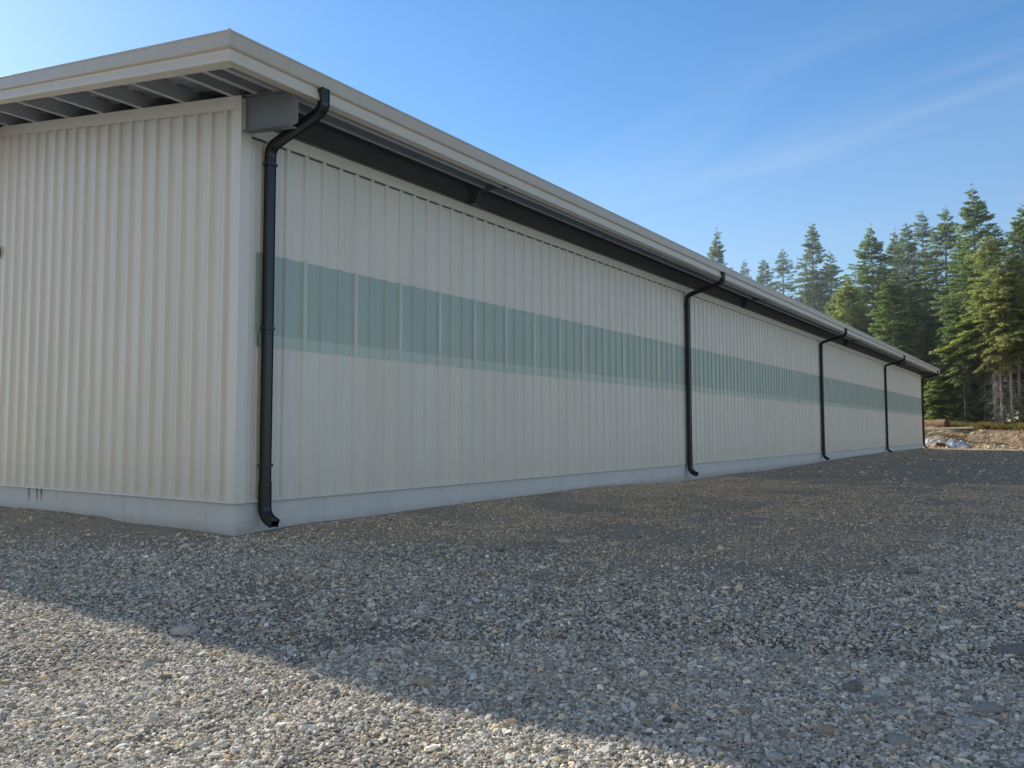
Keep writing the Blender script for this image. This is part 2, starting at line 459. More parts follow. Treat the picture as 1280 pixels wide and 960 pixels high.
def dist(x, y): return np.hypot(x-CAM[0], y-CAM[1])
parts = []
rg = np.random.default_rng(3)
def gw_near(x, y): return gravel_w(x, y)*(dist(x, y) < 5.0)
def gw_far(x, y): return gravel_w(x, y)*((dist(x, y) >= 5.0) & (dist(x, y) < 16))*np.clip(1.4-dist(x, y)/22, .3, 1)
x, y = scatter(700000, 1, 10.5, -6.2, -.2, gw_near, rg)
parts.append(stones(x, y, np.clip(rg.lognormal(np.log(.0145), .34, len(x)), .007, .03), 0, rg))
x, y = scatter(70000, 1, 10.5, -6.2, -.2, gw_near, rg)
parts.append(stones(x, y, np.clip(rg.lognormal(np.log(.024), .32, len(x)), .016, .06), 1, rg))
nn = len(x)
x, y = scatter(1400000, -8, 12, -7, 11, gw_far, rg)
parts.append(stones(x, y, np.clip(rg.lognormal(np.log(.0175), .42, len(x)), .009, .07), 0, rg))
# thinner scatter on the packed earth
x, y = scatter(60000, -7, 13, -6, 20, lambda a, c: (1-gravel_w(a, c))*np.clip(fbm(a, c, 1.6, 91)*2.4-.85, .08, 1), rg)
parts.append(stones(x, y, np.clip(rg.lognormal(np.log(.026), .5, len(x)), .012, .11), 0, rg, .45)); parts[-1] = (parts[-1][0], parts[-1][1], parts[-1][2]*np.array([.92, .84, .76]))
x, y = scatter(26000, .3, 16, 18, 62, lambda a, c: .7*np.clip(fbm(a, c, 2.5, 92)*2.4-.75, .1, 1), rg)
parts.append(stones(x, y, np.clip(rg.lognormal(np.log(.045), .5, len(x)), .02, .16), 0, rg, .45)); parts[-1] = (parts[-1][0], parts[-1][1], parts[-1][2]*np.array([.98, .88, .79]))
x, y = scatter(420000, .1, 13, -1.5, 16, lambda a, c: (1-gravel_w(a, c))*np.clip(fbm(a, c, 1.1, 94)*3-.9, .12, 1), rg)
q = stones(x, y, np.clip(rg.lognormal(np.log(.013), .4, len(x)), .006, .045), 0, rg, .35)
parts.append((q[0], q[1], q[2]*np.array([1.04, .93, .83])*1.12))
# rubble on the bank
x = rg.uniform(-14, 16, 5000); y = rg.uniform(59.5, 70, 5000)
pb = stones(x, y, np.clip(rg.lognormal(np.log(.11), .55, len(x)), .04, .5), 0, rg, .3)
pb = (pb[0], pb[1], np.clip(pb[2]*np.array([1.35, 1.08, .80]), 0, .85))
off = 0; vs, fs, cs = [], [], []
for v, f, c in parts:
    vs.append(v); fs.append(f+off); cs.append(c); off += len(v)
me = np_mesh('gravel', np.concatenate(vs), np.concatenate(fs), M['gravel'], False, np.concatenate(cs))
gr = link(bpy.data.objects.new('gravel', me))
tag(gr, 'grey crushed gravel and loose pebbles spread over the yard', 'gravel', kind='stuff')
me = np_mesh('bank_rubble', pb[0], pb[1], M['gravel'], False, pb[2])
o = link(bpy.data.objects.new('rubble', me))
tag(o, 'tan clods and small broken rock strewn over the cleared bank', 'rubble', kind='stuff')

def rock(name, x, y, sx, sy, sz, rz, m, label, seed, sub=2):
    r = np.random.default_rng(seed)
    B, Fc = ico(sub)
    n = fbm(B[:,0]*2+seed, B[:,1]*2+B[:,2]*1.7, 1.1, seed)
    P = B*(.70+.5*n+r.normal(0, .045, len(B)))[:,None]
    P = np.sign(P)*np.abs(P)**.82*np.array([sx, sy, sz])*.5
    me = np_mesh(name, P, Fc, M[m], False)
    o = link(bpy.data.objects.new(name, me))
    o.location = (x, y, float(height(x, y))+sz*.16); o.rotation_euler = (r.uniform(-.15,.15), r.uniform(-.15,.15), rz)
    return tag(o, label, 'stone', 'larger stones lying loose on the gravel')
rock('stone', 3.38, -2.87, .19,.11,.085, .5, 'rock_pale', 'rounded tan-grey stone in the sun just outside the shadow edge, left of centre', 1)
rock('stone', 5.40, -2.83, .11,.085,.07, .2, 'rock_tan', 'small tan stone on the shadow edge near the bottom middle of the yard', 2)
rock('stone', 3.27, -2.14, .16,.09,.05, .4, 'rock_pale', 'flat pale stone alone in the shade in front of the building corner', 3)
rock('stone', 6.84, -1.38, .115,.085,.075, .8, 'rock_grey', 'smooth grey stone alone in the shaded gravel, upper right of the clustered stones', 4)
rock('stone', 7.25, -1.73, .10,.08,.07, 1.2, 'rock_dark', 'dark charcoal stone just left of the clustered pale stones', 5)
rock('stone', 7.385, -1.77, .105,.07,.055, .7, 'rock_pale', 'pale oblong stone at the top of the stone cluster', 6)
rock('stone', 7.39, -1.90, .095,.075,.055, .2, 'rock_grey', 'grey stone at the left of the stone cluster', 7)
rock('stone', 7.49, -2.03, .062,.055,.05, 0, 'rock_pale', 'small round white stone below the stone cluster', 8)
rock('stone', 7.82, -1.73, .12,.09,.07, .9, 'rock_grey', 'blocky grey stone half sunk behind the flat slab', 9)
rock('stone', 7.78, -1.93, .15,.075,.035, -.1, 'rock_pale', 'thin flat pale slab lying tilted at the lower right', 10)
rock('stone', 7.56, -2.38, .12,.08,.06, .5, 'rock_grey', 'large oval grey stone at the bottom right in the shade', 11)
rock('stone', 7.28, -2.42, .07,.06,.065, .3, 'rock_tan', 'upright brownish stone left of the oval stone at the bottom', 12)
rock('stone', 7.18, -2.80, .06,.05,.045, .3, 'rock_pale', 'pale stone at the bottom edge beside the shadow line', 13)
rock('stone', 7.88, -.61, .14,.10,.09, .2, 'rock_dark', 'dark rough stone at the right edge of the yard', 14)
rock('stone', 6.75, -.58, .10,.06,.045, .3, 'rock_grey', 'flat grey stone above and left of the smooth lone stone', 15)
rock('stone', 6.10, 1.04, .16,.09,.07, .5, 'rock_dark', 'dark stone on the edge between packed earth and gravel', 16)
rock('stone', 6.99, 1.9, .14,.09,.08, .1, 'rock_dark', 'dark lump of rock on the packed earth at the right', 17)
rock('stone', 3.4, 1.9, .20,.11,.06, .6, 'rock_pale', 'pale flat stone on the packed earth in front of the first bay', 18)
rock('stone', 2.7, 2.6, .16,.10,.07, .6, 'rock_grey', 'grey stone on the packed earth nearest the foundation of the first bay', 19)

# ------------------------------------------------------------------ the building
L = 54.83; RX = -6.3; BKX = -12.6; SL = .16; WT = 4.62
bld = empty('metal_building', (RX, L/2, 0), 'long cream corrugated steel building with green translucent band and wide eaves', 'building')
IB = Vector(bld.location)
def part(mb, name, mats, parent=bld, smooth=False):
    mb.v = [(p[0]-IB.x, p[1]-IB.y, p[2]-IB.z) for p in mb.v] if parent is bld else mb.v
    return mb.build(name, mats, parent, smooth)
def subpart(mb, name, mats, parent, smooth=False):
    mb.v = [(p[0]-IB.x, p[1]-IB.y, p[2]-IB.z) for p in mb.v]
    return mb.build(name, mats, parent, smooth)

def rib_profile(s0, s1, first, pitch=.3048, minor=True, hgt=.040):
    """(s, depth) points of a ribbed sheet between s0 and s1, rib centres at first + k*pitch"""
    pts = [(s0, 0)]; k = math.ceil((s0-first-.05)/pitch)
    while True:
        c = first+k*pitch
        if c-.052 > s1: break
        for ds, dd in ((-.050,0), (-.024,hgt), (.024,hgt), (.050,0)):
            s = c+ds
            if s0 < s < s1: pts.append((s, dd))
        if minor:
            for mc in (.105, .2):
                for ds, dd in ((-.018,0), (-.008,.0045), (.008,.0045), (.018,0)):
                    s = c+mc+ds
                    if s0 < s < s1: pts.append((s, dd))
        k += 1
    pts.append((s1, 0)); return pts

def sheet(mb, prof, to3, z0, z1, mi=0):
    """to3(s, d, z); z0,z1 numbers or functions of s"""
    f0 = z0 if callable(z0) else (lambda s: z0); f1 = z1 if callable(z1) else (lambda s: z1)
    b = len(mb.v)
    for s, d in prof:
        mb.v.append(to3(s, d, f0(s))); mb.v.append(to3(s, d, f1(s)))
    for k in range(len(prof)-1):
        a = b+2*k; mb.f.append((a, a+2, a+3, a+1)); mb.m.append(mi)

# long wall (x = 0, facing +x)
BB, BT, LAP = 1.89, 3.085, .155
first = 1.00-.9144
mb = MB()
toL = lambda s, d, z: (d, s, z)
pr_full = rib_profile(.06, L-.06, first, hgt=.031)
sheet(mb, pr_full, toL, .0, BB+LAP)
sheet(mb, pr_full, lambda s, d, z: (d+.004, s, z), BT-.03, WT)
sheet(mb, rib_profile(.06, .24, first, hgt=.031), toL, BB+LAP, BT-.03)
side_wall = part(mb, 'side_wall', M['wall'])
# translucent sheets, one per 0.914 m of wall
y = first; k = 0
while y < L-.1:
    y1 = min(y+.9144, L-.1); y0 = max(y, .235)
    mb = MB(); pr = rib_profile(y0, y1, first, hgt=.031)
    sheet(mb, pr, lambda s, d, z: (d+.002, s, z), BB+LAP, BT-.008, 0)
    sheet(mb, pr, lambda s, d, z: (d+.0045, s, z), BB, BB+LAP, 1)
    # the lapped seam rib, two sheets thick and so paler
    c = y
    if c > .2:
        q = [(c-.034,.019), (c-.024,.031), (c+.024,.031)]
        sheet(mb, q, lambda s, d, z: (d+.008, s, z), BB, BT-.009, 2)
    part(mb, 'translucent_panel', [M['green'], M['green_lap'], M['green_seam']])
    y += .9144

# gable walls
gz = lambda s: 4.93+SL*min(s, -2*RX-s)      # s runs from the near eave wall towards the back
mb = MB()
prg = rib_profile(.05, -BKX-.05, .2818)
# add the ridge point so the top edge bends there
prg = sorted(prg+[(-RX, 0)], key=lambda t: t[0])
sheet(mb, [(s, d) for s, d in prg][::-1], lambda s, d, z: (-s, -d, z), 0, gz)
part(mb, 'gable_wall', M['wall'])
mb = MB(); sheet(mb, prg, lambda s, d, z: (-s, L+d, z), 0, gz); part(mb, 'gable_wall', M['wall'])
mb = MB(); sheet(mb, rib_profile(.05, L-.05, first, minor=False), lambda s, d, z: (BKX-d, s, z), 0, WT)
part(mb, 'back_wall', M['wall'])

# foundation
mb = MB()
mb.box(BKX+.02, -.012, .012, L-.012, -1.2, -.012)
for jy in np.arange(1.39, L-1, 2.44): mb.box(-.013, -.006, jy, jy+.022, -1.0, -.014)
for jx in np.arange(-.6, BKX, -1.83): mb.box(jx, jx+.022, .006, .013, -1.0, -.014)
part(mb, 'foundation', M['concrete'])

# corner, base, eave and rake trims
for yy_, sg in ((0, -1), (L, 1)):
    for xx_, sx in ((0, 1), (BKX, -1)):
        mb = MB(); e = .045
        X0, Y0 = xx_+sx*e, yy_+sg*e
        zt = 4.90
        a = [(X0-sx*.17, Y0), (X0, Y0), (X0, Y0-sg*.155)]
        n_ = [(X0-sx*.17, Y0-sg*.03)]+a+[(X0-sx*.03, Y0-sg*.155)]
        ring0 = [(px, py, -.006) for px, py in n_]; ring1 = [(px, py, zt+ (0)) for px, py in n_]
        b_ = len(mb.v); mb.v += ring0+ring1; m_ = len(n_)
        for j in range(m_-1):
            mb.f.append((b_+j, b_+j+1, b_+m_+j+1, b_+m_+j)); mb.m.append(0)
        part(mb, 'corner_trim', M['trim'])
mb = MB()   # thin kicked-out base angle
prof = [(.002, .03), (.036, .008), (.044, -.004), (.003, -.010)]
def trim_run(mb, prof, P0, P1, out, mi=0):
    P0, P1, out = Vector(P0), Vector(P1), Vector(out)
    mb.sweep(lambda k: [(P0, P1)[k]+out*a+Vector((0,0,1))*c for a, c in prof], [0, 1], True, mi, True)
trim_run(mb, prof, (0,.03,0), (0,L-.03,0), (1,0,0))
trim_run(mb, prof, (-.03,0,0), (BKX+.03,0,0), (0,-1,0))
trim_run(mb, prof, (-.03,L,0), (BKX+.03,L,0), (0,1,0))
part(mb, 'base_trim', M['trim'])
mb = MB()
prof = [(.0, WT+.01), (.048, WT+.005), (.048, WT-.145), (.054, WT-.152), (.049, WT-.155), (.044, WT-.14), (.044, WT-.0)]
trim_run(mb, prof, (0,.125,0), (0,L-.125,0), (1,0,0))
part(mb, 'eave_trim', M['trim'])
mb = MB(); mb.box(.002, .027, .13, L-.13, WT-.166, WT-.150); part(mb, 'shade_strip', M['steel'])  # added dark strip, stands in for the shade in the gaps under the trim
prof = [(.0, .0), (.048, -.004), (.048, -.165), (.055, -.172), (.049, -.176), (.044, -.16), (.044, -.01)]
for yy_, sg in ((0, -1), (L, 1)):
    for a, c in ((0, RX), (BKX, RX)):
        sa = 0.04 if a == 0 else -.04
        mb = MB(); trim_run(mb, prof, (a+sa, yy_, 4.94-SL*.04), (c, yy_, 4.94-SL*RX), (0, sg, 0))
        part(mb, 'rake_trim', M['trim'])
# corner return between eave trim and the top of the gable trim
# roof deck: two ribbed slopes, sheets visible from below on the overhangs
OX, OY = 1.0, .93
mb = MB()
def deckz(x): return 5.14+SL*(-x if x > RX else x-2*RX)
ys = []
yv = -OY
for sgn in (1, -1):
    xs_ = [OX, RX] if sgn == 1 else [2*RX-OX, RX]
    prof = rib_profile(-OY, L+OY, .1, .3048, False)
    b_ = len(mb.v)
    for s, d in prof:
        for xx in xs_: mb.v.append((xx, s, deckz(xx)+d))
    for k in range(len(prof)-1):
        a = b_+2*k; mb.f.append((a, a+1, a+3, a+2) if sgn == 1 else (a, a+2, a+3, a+1)); mb.m.append(1)
    b_ = len(mb.v)
    for s, d in prof:
        for xx in xs_: mb.v.append((xx, s, deckz(xx)+d+.006))
    for k in range(len(prof)-1):
        a = b_+2*k; mb.f.append((a, a+2, a+3, a+1) if sgn == 1 else (a, a+1, a+3, a+2)); mb.m.append(0)
roof = part(mb, 'roof', [M['roof'], M['under']])
mb = MB()
mb.sweep(lambda k: [(RX-.2, (-OY, L+OY)[k], deckz(RX)-.0+.015), (RX, (-OY, L+OY)[k], deckz(RX)+.055), (RX+.2, (-OY, L+OY)[k], deckz(RX)+.015)], [0,1], False)
subpart(mb, 'ridge_cap', M['fascia'], roof)

# gutters and rake fascias share one profile: (outward, down)
FP = [(-.10, .012), (-.012, .012), (-.003, .004), (.0, -.010), (.0, -.018), (-.006, -.024), (-.004, -.160), (-.010, -.172), (-.042, -.185),
      (-.046, -.200), (-.016, -.300), (-.016, -.318), (-.022, -.326), (-.13, -.330), (-.13, -.30)]
GZ = 5.075
def fascia(name, P0, P1, out0, out1, mats):
    mb = MB(); P0, P1, out0, out1 = map(Vector, (P0, P1, out0, out1))
    n = len(FP)
    rings = [[P0+out0*a+Vector((0,0,c)) for a, c in FP], [P1+out1*a+Vector((0,0,c)) for a, c in FP]]
    mb.v = [tuple(q) for r in rings for q in r]
    for j in range(n-1):
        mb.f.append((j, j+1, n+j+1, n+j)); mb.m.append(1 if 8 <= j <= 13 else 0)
    return part(mb, name, mats)
EX, EY = OX+.05, OY+.022
FM = [M['fascia'], M['fascia_light']]
fascia('gutter', (EX,-EY,GZ), (EX,L+EY,GZ), (1,-1,0), (1,1,0), FM)
fascia('gutter', (2*RX-EX,-EY,GZ), (2*RX-EX,L+EY,GZ), (-1,-1,0), (-1,1,0), FM)
hz = SL*(EX-RX)
for yy_, sg in ((-EY, -1), (L+EY, 1)):
    fascia('rake_fascia', (EX,yy_,GZ), (RX,yy_,GZ+hz), (1,sg,0), (0,sg,0), FM)
    fascia('rake_fascia', (2*RX-EX,yy_,GZ), (RX,yy_,GZ+hz), (-1,sg,0), (0,sg,0), FM)
# mitre strip at the two near corners
for yy_, sg in ((-EY, -1), (L+EY, 1)):
    mb = MB()
    mb.sweep(lambda k: [(EX-.02*0+dx, yy_+dy*sg, (GZ+.010, GZ-.160)[k]) for dx, dy in ((-.022,.004), (.004,.004), (.004,-.022), (-.006,-.006))], [0,1], True, 0, True)
    part(mb, 'gutter_corner', M['fascia'])
# slip joints in the long gutter
# purlins (run the length of the roof, show on the gable overhang and under the eave)
def cee(mb, x, y0, y1, ztop, dep=.2, fl=.065, side=1, t=.004):
    m0 = len(mb.f)
    q = [(0,0),(side*fl,0),(side*fl,-.018),(side*(fl-t),-.018),(side*(fl-t),-t),(side*t,-t),(side*t,-dep+t),(side*(fl-t),-dep+t),(side*(fl-t),-dep+.018),(side*fl,-dep+.018),(side*fl,-dep),(0,-dep)]
    mb.sweep(lambda k: [(x+a, (y0, y1)[k], ztop+c) for a, c in q], [0,1], True, 1, True)
    for j in (7, 8, 9, 10, 11): mb.m[m0+j-1] = 0
for px in [.70, .34, -.10, -1.12, -2.12, -3.12, -4.08, -5.1, -6.05]:
    for X_ in (px, 2*RX-px):
        sd = -1 if X_ > RX else 1
        mb = MB(); cee(mb, X_, -OY+.06, L+OY-.06, deckz(X_)-.004-(.065*SL), .185, side=sd)
        part(mb, 'purlin', [M['purlin'], M['under']])
# eave strut on top of the long walls: closes the gap under the deck
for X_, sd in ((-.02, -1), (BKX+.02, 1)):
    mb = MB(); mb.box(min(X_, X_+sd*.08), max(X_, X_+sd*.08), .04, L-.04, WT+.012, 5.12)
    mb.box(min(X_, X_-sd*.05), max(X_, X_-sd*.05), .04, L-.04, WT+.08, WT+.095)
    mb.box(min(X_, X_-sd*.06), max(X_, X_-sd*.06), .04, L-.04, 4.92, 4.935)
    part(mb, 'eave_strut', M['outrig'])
# board behind the outer fascia
for X_, a, c in ((OX, OX-.05, OX), (2*RX-OX, 2*RX-OX, 2*RX-OX+.05)):
    mb = MB(); mb.box(a, c, -OY+.07, L+OY-.07, 4.76, 4.93); part(mb, 'fascia_backing', M['steel'])
# end frame outriggers: deep webs at the two gables, small brackets between
for yb in (0.02, L-.14):
    for mir in (0, 1):
        mb = MB()
        pts = [(.0, 4.92), (.0, 4.54), (.07, 4.50), (.90, 4.385), (.985, 4.40), (.985, 4.655), (.92, 4.78)]
        if mir: pts = [(2*RX-a, c) for a, c in pts]
        mb.sweep(lambda k: [(a, (yb, yb+.012)[k], c) for a, c in pts], [0,1], True, 0, True)
        lo = [(.06,4.497),(.90,4.38),(.90,4.37),(.06,4.487)]; hi = [(.0,4.935),(.92,4.79),(.92,4.78),(.0,4.925)]
        for q in (lo, hi):
            if mir: q = [(2*RX-a, c) for a, c in q]
            mb.sweep(lambda k: [(a, (yb-.06, yb+.07)[k], c) for a, c in q], [0,1], True, 0, True)
        part(mb, 'outrigger', M['outrig'])
for yb in (4.55, 18.3, 32.0, 45.7):
    for mir in (0, 1):
        mb = MB()
        pts = [(.0, 4.98), (.0, 4.66), (.10, 4.66), (.22, 4.86), (.98, 4.79), (.98, 4.86), (.1, 5.0)]
        if mir: pts = [(2*RX-a, c) for a, c in pts]
        mb.sweep(lambda k: [(a, (yb, yb+.03)[k], c) for a, c in pts], [0,1], True, 0, True)
        mb.box(*( (.02,.14) if not mir else (2*RX-.14, 2*RX-.02)), yb-.08, yb+.10, 4.64, 4.652)
        part(mb, 'bracket', M['steel'])

# downpipes
def pipe_sweep(mb, path, w=.125, d=.095):
    """rectangular pipe bending in the x-z plane"""
    P = [Vector((a, 0, c)) for a, c in path]
    def ring(k):
        a = P[max(k-1,0)]; c = P[min(k+1,len(P)-1)]
        t = (c-a).normalized(); nrm = Vector((-t.z, 0, t.x))
        r = .012; out = []
        for sy, sn in ((-1,-1),(1,-1),(1,1),(-1,1)):
            for q in ((1,0),(0,1)) if sy*sn > 0 else ((0,1),(1,0)):
                out.append(P[k]+Vector((0, sy*(w/2-r*q[0]), 0))+nrm*(sn*(d/2-r*q[1])))
        return out
    mb.sweep(ring, P, True, 0, False)
def arc(p0, p1, p2, n=5):
    return [((1-t)**2*p0[0]+2*t*(1-t)*p1[0]+t*t*p2[0], (1-t)**2*p0[1]+2*t*(1-t)*p1[1]+t*t*p2[1]) for t in [i/(n-1) for i in range(n)]]
def downpipe(yc):
    path = [(1.045, 4.90), (1.045, 4.80)]+arc((1.045,4.74),(1.045,4.65),(.95,4.62))+arc((.20,4.42),(.095,4.39),(.092,4.27),6)
    path += [(.092, 3.0), (.092, 1.5), (.092, .16)]
    mb = MB(); pipe_sweep(mb, path); o = part(mb, 'downpipe', M['pipe'])
    mb = MB(); pipe_sweep(mb, [(.092,.24),(.092,.02)]+arc((.092,-.07),(.10,-.20),(.245,-.245),6)+[(.285,-.262)], .135, .105)
    for v in list(mb.v)[:0]: pass
    e = subpart(mb, 'elbow', M['pipe'], o)
    for zc in (4.15, 2.1, .42):
        mb = MB(); mb.box(.038, .146, -.072, -.064, zc, zc+.035); mb.box(.038, .146, .064, .072, zc, zc+.035); mb.box(.1405, .146, -.064, .064, zc, zc+.035)
        s_ = subpart(mb, 'strap', M['pipe'], o)
    for ob in [o]+list(o.children):
        for v in ob.data.vertices: v.co.y += yc
    m_ = ob
    return o
for yc in (.36, 13.73, 27.5, 41.25, 54.62): downpipe(yc)

# screws along the girts of the gable wall
mb = MB()
for zc in (.06, 1.02, 2.0, 3.0, 4.0, 4.66):
    for k in range(29):
        s = .2818+.3048*k+.09
        if s > -BKX-.1: break
        mb.tube([(-s, -.001, zc), (-s, -.008, zc)], [.009, .007], 6)
for zc in (.06, 1.02, 3.4, 4.3):
    for k in range(178):
        s = first+.3048*k+.065
        if not .2 < s < L-.2: continue
        mb.tube([(.003, s, zc), (.012, s, zc)], [.009, .007], 6)
o = part(mb, 'screws', M['trim']); o['kind'] = 'stuff'
# little wall light on the gable
mb = MB()
mb.box(-6.42, -6.27, -.06, -.034, 3.74, 3.92); mb.box(-6.42, -6.27, -.19, -.06, 3.86, 3.91); 
mb.box(-6.40, -6.29, -.17, -.06, 3.835, 3.86)
part(mb, 'wall_light', M['pipe'])

# ------------------------------------------------------------------ conifers
SAMP = np.random.default_rng(101)
def conifer_meshes(H, R, t0, dens, mat_, seed, bare=0.0, droop=.35, thin=1.0):
    """crown mesh + trunk mesh of a fir of height H, crown radius R, crown from t0*H upwards"""
    r = np.random.default_rng(seed)
    P = []; T = []
    tw = MB()
    z = t0*H
    lean = r.uniform(-.02, .02, 2)
    # irregular outline: radius modulation by azimuth and height
    ph = r.uniform(0, 6.28, 6)
    while z < H*.985:
        t = (z-t0*H)/(H-t0*H)
        up = 1-t
        prof = min(1, (t/.12)**.6 if t < .12 else 1)*(1-math.exp(-2.4*up))*1.06
        nb = int(r.integers(5, 9)) if t < .92 else 4
        a0 = r.uniform(0, 6.28)
        for k in range(nb):
            az = a0+6.283*k/nb+r.normal(0, .25)
            mod = 1+.22*math.sin(2*az+ph[0]+t*7)+.16*math.sin(3*az+ph[1]-t*13)+r.normal(0, .24)
            Lb = max(.12, R*prof*mod)
            if r.random() < .10*bare: continue
            base = np.array([lean[0]*z, lean[1]*z, z+r.normal(0, .25)])
            rise = .75*(t-.42)-r.uniform(0, .2)
            d = np.array([math.cos(az), math.sin(az), 0.])
            side = np.array([-d[1], d[0], 0.])
            n = max(5, int(Lb*dens*(6 if t < .8 else 8)))
            u = np.sqrt(r.uniform(.05 if t > .3 else .22, 1, n))
            zz_ = rise*Lb*u-droop*Lb*.45*(1-.8*t)*u*u+.10*Lb*np.clip(u-.75, 0, 1)*2
            wid = .34*Lb*(1-u*.75)+.06
            lat = r.uniform(-1, 1, n)*wid
            c = base+d*(Lb*u)[:,None]+side*lat[:,None]+np.array([0,0,1])*(zz_-np.abs(lat)*.18+r.normal(0, .05, n))[:,None]
            # direction of each spray: outward along the branch, splayed to its side, drooping
            sd = d*(.75)+side*(np.sign(lat)*r.uniform(.3, 1.1, n))[:,None]+np.array([0,0,1])*(r.normal(-.18, .22, n))[:,None]
            sd /= np.linalg.norm(sd, axis=1)[:,None]
            ln = r.uniform(.22, .50, n)*(.62+.38*up)*thin
            w = ln*r.uniform(.20, .36, n)
            nv = r.normal(0, .5, (n,3))+np.array([0,0,1.]); nv /= np.linalg.norm(nv, axis=1)[:,None]
            cr = np.cross(sd, nv); cr /= np.linalg.norm(cr, axis=1)[:,None]
            p0 = c-sd*(ln*.35)[:,None]; p2 = c+sd*(ln*.65)[:,None]
            p1 = c+cr*w[:,None]*.5; p3 = c-cr*w[:,None]*.5
            P.append(np.stack([p0,p1,p2,p3], 1))
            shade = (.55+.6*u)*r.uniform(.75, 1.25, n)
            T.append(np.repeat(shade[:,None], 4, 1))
            if t < .75 or r.random() < .5:
                e = base+d*Lb*.8+np.array([0,0,rise*Lb*.8-droop*Lb*.27*(1-.8*t)])
                tw.tube([base, (base+e)/2+np.array([0,0,.03*Lb]), e], [.028*(1-.6*t)+.006, .016, .006], 3, 0, False)
        z += max(.14, H*.0135*r.uniform(.6, 1.4))*(1 if t < .8 else .75)
    # leader
    P = np.concatenate(P); T = np.concatenate(T)
    V = P.reshape(-1,3); Fq = np.arange(len(V)).reshape(-1,4)
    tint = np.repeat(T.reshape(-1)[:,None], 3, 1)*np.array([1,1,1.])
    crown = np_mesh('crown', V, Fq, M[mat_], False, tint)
    r0 = .0105*H+.02
    zs = np.linspace(0, 1, 9)
    pts = [(lean[0]*H*q, lean[1]*H*q, H*q-(.4 if q == 0 else 0)) for q in zs]
    tw.tube(pts, [r0*(1-q)**.85+.012 for q in zs], 8)
    # dead lower branches
    nd = int(8+26*bare)
    dead = MB()
    for k in range(nd):
        zb = r.uniform(.04, max(t0, .1)+.06)*H; az = r.uniform(0, 6.28); Lb = r.uniform(.5, 1.0)*min(R, 1.9)*(1.0)
        d = np.array([math.cos(az), math.sin(az), 0.]); b0 = np.array([lean[0]*zb, lean[1]*zb, zb])
        q1 = b0+d*Lb*.5+np.array([0,0,.05*Lb]); q2 = b0+d*Lb+np.array([0,0,-.35*Lb])
        dead.tube([b0, q1, q2], [.022, .013, .005], 3, 0, False)
        for j in range(3):
            q = b0+(q2-b0)*r.uniform(.4, .9); e = q+np.array([r.normal(0,.3), r.normal(0,.3), r.uniform(-.4,-.05)])
            dead.tube([q, e], [.008, .004], 3, 0, False)
    trunk = tw; 
    return crown, trunk, dead

TREES = {}
def proto(key, *a, **k):
    crown, trunk, dead = conifer_meshes(*a, **k)
    def tomesh(mbx, nm, mt):
        me = bpy.data.meshes.new(nm); me.from_pydata(mbx.v, [], mbx.f); me.materials.append(mt)
        me.polygons.foreach_set('use_smooth', [True]*len(mbx.f)); me.update(); return me
    TREES[key] = (crown, tomesh(trunk, 'trunk', M['bark']), tomesh(dead, 'dead_branches', M['twig']), a[0])
proto('tall_a', 22, 3.7, .12, 11, 'fir', 1)
proto('tall_b', 22, 3.1, .16, 10.5, 'fir_blue', 2, bare=.6)
proto('tall_c', 22, 3.6, .10, 11, 'fir', 3, droop=.5)
proto('tall_d', 22, 2.8, .18, 9.5, 'fir_blue', 4, bare=1.2, thin=.9)
proto('mid_a', 14, 3.4, .10, 9.5, 'fir_light', 5, droop=.45)
proto('mid_b', 13, 2.5, .48, 8.5, 'fir_olive', 6, bare=3.2, droop=.5)
proto('mid_c', 15, 3.2, .06, 9.5, 'fir', 7)
proto('mid_d', 15.6, 2.6, .38, 10, 'fir_light', 12, bare=3.2, droop=.45)
proto('low', 7, 2.2, .03, 11, 'fir_light', 8, droop=.5)
proto('low_dark', 7, 2.3, .03, 11, 'fir_olive', 9, droop=.5)

GRP = 'fir trees at the edge of the clearing'
def tree(key, x, y, top, rz, label, wide=1.0, name='fir_tree', matname=None):
    crown, trunk, dead, H = TREES[key]
    zb = float(height(x, y))-.1; s = (top-zb)/H
    root = empty(name, (x, y, zb), label, 'tree', GRP)
    root.rotation_euler.z = rz; root.scale = (s*wide, s*wide, s)
    for nm, me in (('trunk', trunk), ('crown', crown), ('dead_branch', dead)):
        o = link(bpy.data.objects.new(nm, me)); o.parent = root
    return root
tree('tall_a', 1.7, 78, 23.4, .3, 'tallest fir at the right, its spire standing above all the others', .92)
tree('tall_c', 5.4, 76, 20.4, 1.2, 'dense fir at the right edge of the photo with a broad top', 1.0)
tree('tall_a', -7.9, 84, 22.3, 2.2, 'broad fir, left one of the dense stand beyond the roof end', 1.05)
tree('tall_b', -5.4, 88, 23.3, .9, 'slim haze-tinted fir second from the left in the dense stand', .95)
tree('tall_d', -3.8, 90, 24.9, 2.9, 'thin airy fir in the middle of the dense stand', 1.0)
tree('tall_c', -1.6, 86, 23.8, 4.1, 'full dark fir just left of the tallest spire', 1.05)
tree('tall_b', 2.9, 88, 22.1, 5.0, 'haze-tinted fir directly right of the tallest spire', 1.0)
tree('tall_d', 4.4, 93, 23.6, .4, 'thin fir second to the right of the tallest spire', 1.1)
tree('tall_b', -17.1, 95, 26.7, 3.3, 'tall narrow fir rising over the roof line, left of the dense stand', .95)
tree('tall_c', -15.6, 100, 23.6, 5.6, 'dark fir leaning in behind the right side of the tall narrow one', .95)
tree('tall_d', -21.9, 100, 25.0, 1.9, 'thin fir right one of the pair seen over the roof', 1.05)
tree('tall_b', -25.6, 104, 24.9, 4.6, 'haze-tinted fir left one of the pair seen over the roof', .95)
tree('tall_d', -30.7, 110, 26.3, .2, 'small thin treetop poking just above the gutter line', .8)
